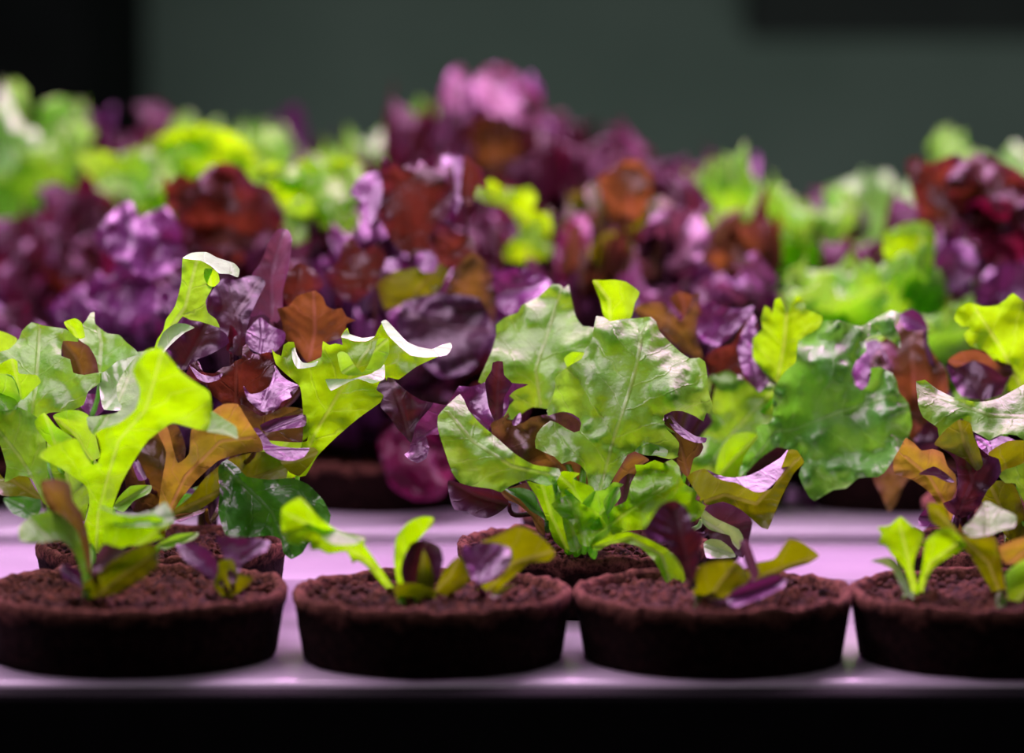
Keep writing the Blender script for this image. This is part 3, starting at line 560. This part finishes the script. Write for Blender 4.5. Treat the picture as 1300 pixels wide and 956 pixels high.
def head(px, top, d, rad, kinds, label, n=16, frill=.006, seed=0, group=None, fine=False, extra=(), R=.0398):
    rnd = random.Random(seed*31+int(px))
    t = pot(px, d, label, seed=seed+20, group=group, fine=fine, R=R)
    x = t.location.x; ztop = P(px, top, d).z; h = ztop-SOIL
    e = empty('lettuce_plant', (x, d, SOIL), t)
    bits = []
    for i in range(n):
        u = (i+.5)/n                                   # 0 inner .. 1 outer
        az = i*2.39996+rnd.uniform(-.3, .3)
        kind = kinds[rnd.randrange(len(kinds))] if rnd.random() < .8 else kinds[0]
        me = lib(kind, frill, rnd.randrange(4))
        o = bpy.data.objects.new('leaf', me); C.objects.link(o); o.parent = e; bits.append(o)
        tilt = -.12 + .95*u + rnd.uniform(-.12, .12)     # outward lean
        sc = h/.088*(1.0-.12*u)*rnd.uniform(.86, 1.08)
        scr = sc*(rad/.05)/(max(h, .03)/.088)
        r0 = .004*u
        o.matrix_basis = Matrix.Translation((r0*math.cos(az), r0*math.sin(az), -.001)) @ Matrix.Rotation(az, 4, 'Z') @ Matrix.Rotation(tilt, 4, 'Y') @ Matrix.Rotation(rnd.uniform(-.4, .4), 4, 'Z') @ Matrix.Diagonal((sc*.5+scr*.5, sc*.6+scr*.4, sc, 1))
    mz = max((o.matrix_basis @ v.co).z for o in bits for v in o.data.vertices)
    e.scale = (h/mz,)*3; e['k'] = h/mz
    return t, e
def far_leaf(e, kind, D, pts, **kw):
    pass
GB = None
HEADS = [
 # px, top, depth, radius, kinds, n, frill, label
 ('shade', -84, 350, 1.195, .045, ['purple', 'wine', 'bronze'], 16, .007, 'shaded dark red lettuce at the left edge, behind the pale green cluster'),
 ('mauve_left', 172, 285, 1.195, .056, ['violet', 'purple', 'violet', 'wine'], 20, .007, 'violet frilled lettuce behind the left green cluster'),
 ('spiky', 478, 262, 1.195, .040, ['rust', 'violet', 'purple', 'wine'], 20, .007, 'dark red frilled lettuce left of the centre with one spiky upright leaf'),
 ('mauve_right', 884, 318, 1.195, .044, ['pink', 'purple', 'violet'], 16, .006, 'mauve lettuce behind the middle pot, right of the pinkish bronze one'),
 ('green_right', 1130, 300, 1.195, .030, ['green', 'lime', 'green'], 16, .004, 'light green lettuce right of centre, nearest of the right-hand green ones'),
 ('rusty', 316, 225, 1.285, .040, ['rust', 'wine', 'rust'], 20, .007, 'rusty red frilled lettuce between the violet and lime heads'),
 ('small_red', 550, 235, 1.285, .042, ['violet', 'wine', 'rust'], 18, .007, 'red lettuce with one isolated bright lime leaf on its right'),
 ('bronze', 790, 205, 1.285, .052, ['rust', 'orange', 'pink', 'olive', 'pink'], 26, .007, 'pinkish bronze lettuce right of the centre'),
 ('low', 1026, 500, 1.285, .030, ['magenta', 'purple', 'violet'], 10, .006, 'low magenta lettuce under the broad green leaf'),
 ('edge_red', 1262, 225, 1.285, .056, ['rust', 'wine', 'purple'], 26, .007, 'tall dark red frilled lettuce at the right edge'),
 ('edge_green', -12, 100, 1.490, .036, ['green', 'pale', 'green'], 16, .004, 'pale green lettuce cut by the left edge'),
 ('lime_mid', 400, 195, 1.390, .052, ['lime', 'green', 'lime'], 26, .005, 'bright lime lettuce left of centre'),
 ('green_back', 935, 178, 1.390, .036, ['lime', 'green'], 20, .005, 'green lettuce right of the purple crowd'),
 ('wine_right', 1185, 300, 1.390, .040, ['wine', 'purple', 'magenta'], 18, .007, 'dark wine lettuce behind the right-hand light green one'),
 ('wine_left', 66, 208, 1.390, .046, ['wine', 'magenta', 'rust'], 20, .007, 'wine red lettuce near the left edge, beside the pale green one'),
 ('lime_left', 268, 165, 1.490, .050, ['lime', 'green'], 22, .005, 'lime lettuce behind the rusty red one'),
 ('tall', 625, 86, 1.490, .054, ['rust', 'orange', 'wine', 'pink', 'rust', 'violet'], 28, .007, 'tallest purple lettuce rising over the centre'),
 ('far_purple', 832, 170, 1.490, .050, ['rust', 'violet', 'wine', 'bronze'], 22, .007, 'purple lettuce above the pinkish bronze one'),
 ('magenta_back', 1038, 240, 1.490, .050, ['wine', 'magenta', 'purple'], 24, .007, 'dark magenta lettuce in the right-hand back row'),
 ('pale_right', 1300, 155, 1.490, .042, ['pale', 'green'], 18, .005, 'far pale green lettuce at the right edge'),
 ('dark_left', 150, 126, 1.640, .046, ['wine', 'purple', 'violet'], 20, .007, 'far dark purple lettuce on the left'),
 ('lime_far', 340, 140, 1.600, .052, ['lime', 'green'], 22, .005, 'far lime lettuce left of centre, beside the far green one'),
 ('green_far', 532, 122, 1.600, .054, ['green', 'lime', 'pale'], 22, .005, 'far green lettuce just left of the tall purple one'),
 ('tall_wine', 745, 108, 1.600, .052, ['wine', 'rust', 'bronze', 'magenta'], 24, .007, 'tall wine red lettuce on the right of the tallest one'),
 ('green_dark', 1098, 212, 1.600, .044, ['green', 'pale'], 18, .004, 'far green lettuce against the dark wall right of centre'),
 ('last', 398, 130, 1.720, .036, ['violet', 'wine'], 16, .007, 'furthest violet lettuce left of centre'),
]
HD = {}
for i, (key, px, tp, d_, rad, kinds, n_, fr, lab) in enumerate(HEADS):
    HD[key] = head(px, tp, d_, rad, kinds, lab, n=n_, frill=fr, seed=i)
class Extra(Plant):
    def __init__(self, he, px, py):
        t, e = he; self.e = e; self.loc = Vector(e.location); self.base = Vector((px, py)); self.specs = []; self.k = e['k']
# the distinct leaves of the heads behind
x1_ = Extra(HD['spiky'], 520, 400)
x1_.leaf('rust', 109.5, [(483,205),(488,200),(494,208),(502,206),(508,216),(514,210),(520,208),(526,216),(534,203),(542,212),(552,215),(556,200),(562,214),(574,208),(578,240),(572,265),(560,290),(548,320),(528,326),(505,316),(488,290),(478,262),(486,235)], ty=.4, tx=.5, r=.5, mid=[(520,325),(518,270),(530,205)])
x1_.fold('violet', 108.9, [(444,246),(452,230),(462,222),(480,218),(486,240),(480,270),(470,285),(458,268),(462,258)], ty=2, r=.5)
x1_.fold('violet', 110.1, [(560,200),(578,196),(590,202),(598,215),(590,232),(584,260),(572,285),(556,275),(560,240)], ty=2, r=.5)
x1_.fold('violet', 107.7, [(485,330),(506,328),(510,340),(498,346),(484,342)], ty=3, r=.6)
x1_.fold('violet', 107.3, [(526,325),(545,318),(556,330),(552,345),(535,345)], ty=3, r=.5)
x1_.leaf('rust', 109.1, [(590,195),(600,205),(612,215),(618,240),(606,236),(598,262),(584,250),(586,225)], ty=.5, r=.5)
x1_.leaf('olive', 108.1, [(478,360),(500,345),(530,340),(560,335),(570,345),(555,370),(530,388),(505,390),(488,392)], ty=-.8, r=.5)
x1_.leaf('rust', 107.5, [(410,352),(430,330),(436,308),(448,302),(460,318),(478,310),(490,325),(484,350),(470,370),(450,385),(430,375)], ty=.3, r=.5)
x1_.leaf('bronze', 107.3, [(575,345),(600,320),(625,345),(630,400),(610,440),(570,430),(556,400)], ty=-.2, r=.5)
x1_.leaf('purple', 106.0, [(510,385),(560,372),(610,380),(625,420),(600,470),(560,480),(530,455),(510,430)], ty=1.8, r=.5)
x1_.leaf('violet', 107.0, [(625,350),(650,340),(680,345),(700,360),(680,385),(645,400),(630,385)], ty=2, r=1.2)
x1_.leaf('rust', 107.9, [(545,300),(560,285),(580,295),(600,300),(606,325),(590,340),(565,338),(550,325)], ty=.6, r=.5)
x2_ = Extra(HD['small_red'], 670, 420)
x2_.leaf('lime', 124, [(596,243),(612,236),(622,228),(640,238),(660,240),(672,236),(682,250),(676,268),(698,272),(702,300),(700,325),(680,334),(640,330),(642,312),(660,296),(655,280),(640,262),(615,256)], ty=-.6, r=.8, mid=[(670,330),(670,280),(620,240)])
x3_ = Extra(HD['bronze'], 800, 420)
x3_.leaf('orange', 121.5, [(760,225),(790,205),(815,205),(830,230),(820,265),(800,290),(775,280),(765,255)], ty=-.5, r=1)
x3_.leaf('olive', 122, [(750,310),(770,295),(800,295),(805,320),(790,350),(765,348),(748,335)], ty=-.6, r=1)
x3_.leaf('pink', 122.5, [(815,290),(850,262),(885,270),(900,300),(880,345),(850,370),(820,360)], ty=1.2, r=1.4)
x3_.leaf('magenta', 123.5, [(708,300),(735,270),(750,290),(745,330),(735,370),(715,370),(705,340)], ty=1, r=1)
x4_ = Extra(HD['tall'], 640, 300)
x4_.leaf('pink', 143, [(560,115),(570,90),(585,82),(596,100),(594,130),(580,140),(565,132)], ty=2, r=1.2)
x4_.leaf('pink', 142.5, [(598,110),(615,85),(640,82),(665,100),(690,130),(695,155),(670,160),(640,150),(610,140)], ty=2, r=1.6)
x4_.leaf('orange', 142, [(598,160),(620,148),(650,150),(660,185),(655,220),(625,225),(605,205)], ty=-.4, r=1.2)
x5_ = Extra(HD['green_right'], 1110, 420)
x5_.leaf('lime', 119, [(1120,300),(1150,283),(1175,282),(1188,300),(1184,340),(1178,385),(1160,392),(1148,360),(1128,345)], ty=-.5, r=1)
x6_ = Extra(HD['edge_red'], 1230, 420)
x6_.leaf('rust', 121, [(1150,205),(1165,200),(1180,208),(1200,200),(1215,195),(1230,210),(1240,235),(1230,270),(1200,290),(1172,280),(1158,245)], ty=.3, r=1.2)
x6_.leaf('violet', 120, [(1180,330),(1205,305),(1235,310),(1240,350),(1210,370),(1185,360)], ty=1.4, r=1)
x6_.leaf('violet', 120, [(1240,385),(1250,345),(1285,330),(1320,330),(1320,390),(1280,385)], ty=1.4, r=1)
x6_.leaf('lime', 120, [(1222,240),(1235,224),(1248,228),(1244,255),(1230,268)], ty=-.5, r=.5)
x7_ = Extra(HD['low'], 1050, 560)
x7_.leaf('violet', 118, [(1010,625),(1040,612),(1075,600),(1108,606),(1112,625),(1090,642),(1050,645),(1025,642)], ty=1.2, r=.8)
x8_ = Extra(HD['mauve_left'], 180, 420)
x8_.leaf('violet', 115, [(120,300),(150,262),(165,255),(180,275),(210,262),(228,290),(230,330),(205,355),(180,350),(150,335)], ty=1.8, r=1.6)
x8_.leaf('violet', 113.5, [(130,365),(150,345),(185,350),(205,380),(195,405),(165,412),(140,400)], ty=2, r=1.2)
x9_ = Extra(HD['spiky'], 600, 600)
x9_.leaf('magenta', 113, [(480,560),(520,530),(560,560),(575,600),(560,632),(525,635),(495,615)], ty=.6, r=1)
y1_ = Extra(HD['lime_mid'], 400, 420)
y1_.leaf('lime', 125.5, [(325,222),(345,205),(368,212),(390,200),(415,208),(440,196),(462,212),(458,240),(450,262),(430,280),(408,292),(380,300),(356,290),(345,270),(332,250)], ty=.2, r=2.2)
y1_.leaf('green', 124.5, [(360,262),(385,250),(412,256),(440,262),(448,285),(430,310),(412,330),(385,320),(366,300)], ty=-.4, r=2.0)
y2_ = Extra(HD['lime_left'], 240, 420)
y2_.leaf('green', 140, [(100,198),(120,190),(150,196),(180,186),(205,200),(200,230),(190,262),(165,270),(146,250),(125,232),(108,218)], ty=.4, r=2.2)
y2_.leaf('lime', 139, [(200,175),(230,160),(262,158),(300,170),(320,185),(330,215),(300,235),(262,232),(226,222),(205,205)], ty=.4, r=2.4)
y3_ = Extra(HD['edge_red'], 1250, 420)
y3_.leaf('rust', 119, [(1200,225),(1222,205),(1240,196),(1262,202),(1290,215),(1312,235),(1310,275),(1280,300),(1245,300),(1215,280),(1205,250)], ty=.4, r=2)
y3_.leaf('wine', 118.4, [(1225,262),(1250,250),(1285,256),(1320,262),(1325,310),(1290,335),(1250,330),(1228,305)], ty=.2, r=2)
y4_ = Extra(HD['rusty'], 300, 420)
y4_.leaf('rust', 121, [(207,222),(215,232),(228,220),(240,228),(252,226),(264,212),(285,206),(305,212),(322,232),(345,240),(362,275),(350,300),(318,318),(280,322),(250,305),(230,282),(212,262)], ty=.3, r=2.2)
for xx in (y1_, y2_, y3_, y4_, x1_, x2_, x3_, x4_, x5_, x6_, x7_, x8_, x9_): xx.build()
# ================================================================== the setting
def tagged(name, bm, mat, label=None, cat=None, kind=None, group=None):
    me = bm_mesh(name, bm)
    o = bpy.data.objects.new(name, me); C.objects.link(o); me.materials.append(M[mat])
    if label: o['label'] = label
    if cat: o['category'] = cat
    if kind: o['kind'] = kind
    if group: o['group'] = group
    return o
def channel(y0, y1, z, label, lip=False):
    bm = bmesh.new(); box(bm, -.55, .55, y0, y1, z-.045, z, .0035, 4)
    for f in bm.faces: f.smooth = True
    o = tagged('growing_channel', bm, 'white', label, 'growing channel')
    return o
GF = ground(650, 865, TOP).y
GC = [(GF, .988, 'white channel at the front carrying the nearest two rows of peat pots', 0),
      (.994, 1.1060, 'narrow lower white channel behind the second row of pots', -.0045),
      (1.112, 1.330, 'white channel with a bright rounded front edge behind the narrow lower one', 0),
      (1.334, 1.560, 'white channel under the back rows of lettuce', 0),
      (1.564, 1.840, 'furthest white channel, under the last row of lettuce', 0)]
for y0, y1, lab, dz in GC: channel(y0, y1, TOP+dz, lab)
def bar(bm, x0, x1, y0, y1, z0, z1): box(bm, x0, x1, y0, y1, z0, z1, .002, 2)
rack = empty('grow_rack', (0, 1.3, 0)); rack['label'] = 'black steel rack carrying the white growing channels'; rack['category'] = 'rack'
def rpart(nm, *bx):
    bm = bmesh.new(); bar(bm, *bx); me = bm_mesh(nm, bm); me.materials.append(M['black'])
    for v in me.vertices: v.co -= Vector((0, 1.3, 0))
    o = bpy.data.objects.new(nm, me); C.objects.link(o); o.parent = rack
rpart('front_rail', -.60, .60, GF-.012, GF-.0005, TOP-.060, TOP-.0012)
rpart('back_rail', -.60, .60, 1.842, 1.860, TOP-.060, TOP-.004)
rpart('shelf_board', -.60, .60, GF-.0004, 1.842, TOP-.060, TOP-.0475)
for x_ in (-.60, .57):
    for y_ in (.80, 1.812): rpart('leg', x_, x_+.03, y_, y_+.03, 0, TOP-.0603)
bm = bmesh.new(); box(bm, -3, 3, -1.2, 4.2, -.1, 0); tagged('floor', bm, 'floor', kind='structure')
bm = bmesh.new(); box(bm, -3, 3, 4.0, 4.1, 0, 2.8); tagged('wall_back', bm, 'wall', kind='structure')
# dark cabinet standing left against the wall, and a dark duct under the ceiling on the right
cab = empty('cabinet', (-.98, 3.66, 0)); cab['label'] = 'tall dark cabinet standing against the wall on the far left'; cab['category'] = 'cabinet'
def cpart(nm, b, mat='dark', bev=.004, par=None):
    bm = bmesh.new(); box(bm, *b, bev, 2); me = bm_mesh(nm, bm); me.materials.append(M[mat])
    for v in me.vertices: v.co -= cab.location
    o = bpy.data.objects.new(nm, me); C.objects.link(o); o.parent = cab; return o
EDGE = (118-650)/F*3.45
cpart('body', (-1.5, EDGE, 3.47, 3.98, 0, 2.1)); cpart('door', (-1.495, -1.0, 3.45, 3.468, .05, 2.08)); cpart('door', (-.994, EDGE-.004, 3.45, 3.468, .05, 2.08))
SH = P(1180, 34, 3.5).z
bm = bmesh.new(); box(bm, P(985, 0, 3.5).x, 2.2, 3.9, 3.98, SH, SH+.5, .01, 2)
tagged('wall_cupboard', bm, 'cupboard', 'dark cupboard hanging on the wall at the top right', 'cupboard')
# ================================================================== light: LED grow bars over the bench, added front fill and wall light, dim ambient
def area(loc, aim, sx, sy, power, col, spread=PI):
    l = bpy.data.lights.new('grow_or_fill_light', 'AREA'); l.shape = 'RECTANGLE'; l.size = sx; l.size_y = sy; l.energy = power; l.color = col; l.spread = spread
    o = bpy.data.objects.new('grow_or_fill_light', l); C.objects.link(o); o.location = loc
    o.rotation_euler = (Vector(aim)-Vector(loc)).to_track_quat('-Z', 'Y').to_euler()
area((-.05, 1.08, TOP+.55), (0, 1.0, TOP), 1.0, .30, 7.6, (1.0, .66, .97))
area((.0, 1.62, TOP+.60), (0, 1.35, TOP), 1.1, .22, 10.0, (1.0, .62, .94))
area((.1, 1.42, TOP+.50), (0, 1.05, TOP), 1.1, .05, 4.6, (1.0, .16, .95))
area((.0, .45, TOP+.60), (0, 1.0, TOP+.05), .9, .10, .5, (1.0, .85, .95))  # unseen weak fill, added to brighten the leaf fronts
area((.1, 2.3, .35), (.1, 4.0, 1.1), 2.4, .2, 12.0, (.90, 1.0, .94))  # unseen light added behind the bench to brighten the back wall
w_ = bpy.data.worlds.new('room'); SC.world = w_; w_.use_nodes = True
w_.node_tree.nodes['Background'].inputs[0].default_value = (.5, .45, .55, 1); w_.node_tree.nodes['Background'].inputs[1].default_value = .05
vs_ = SC.view_settings; vs_.view_transform = 'Standard'; vs_.look = 'None'; vs_.gamma = 1; vs_.use_curve_mapping = False; vs_.exposure = 0.25
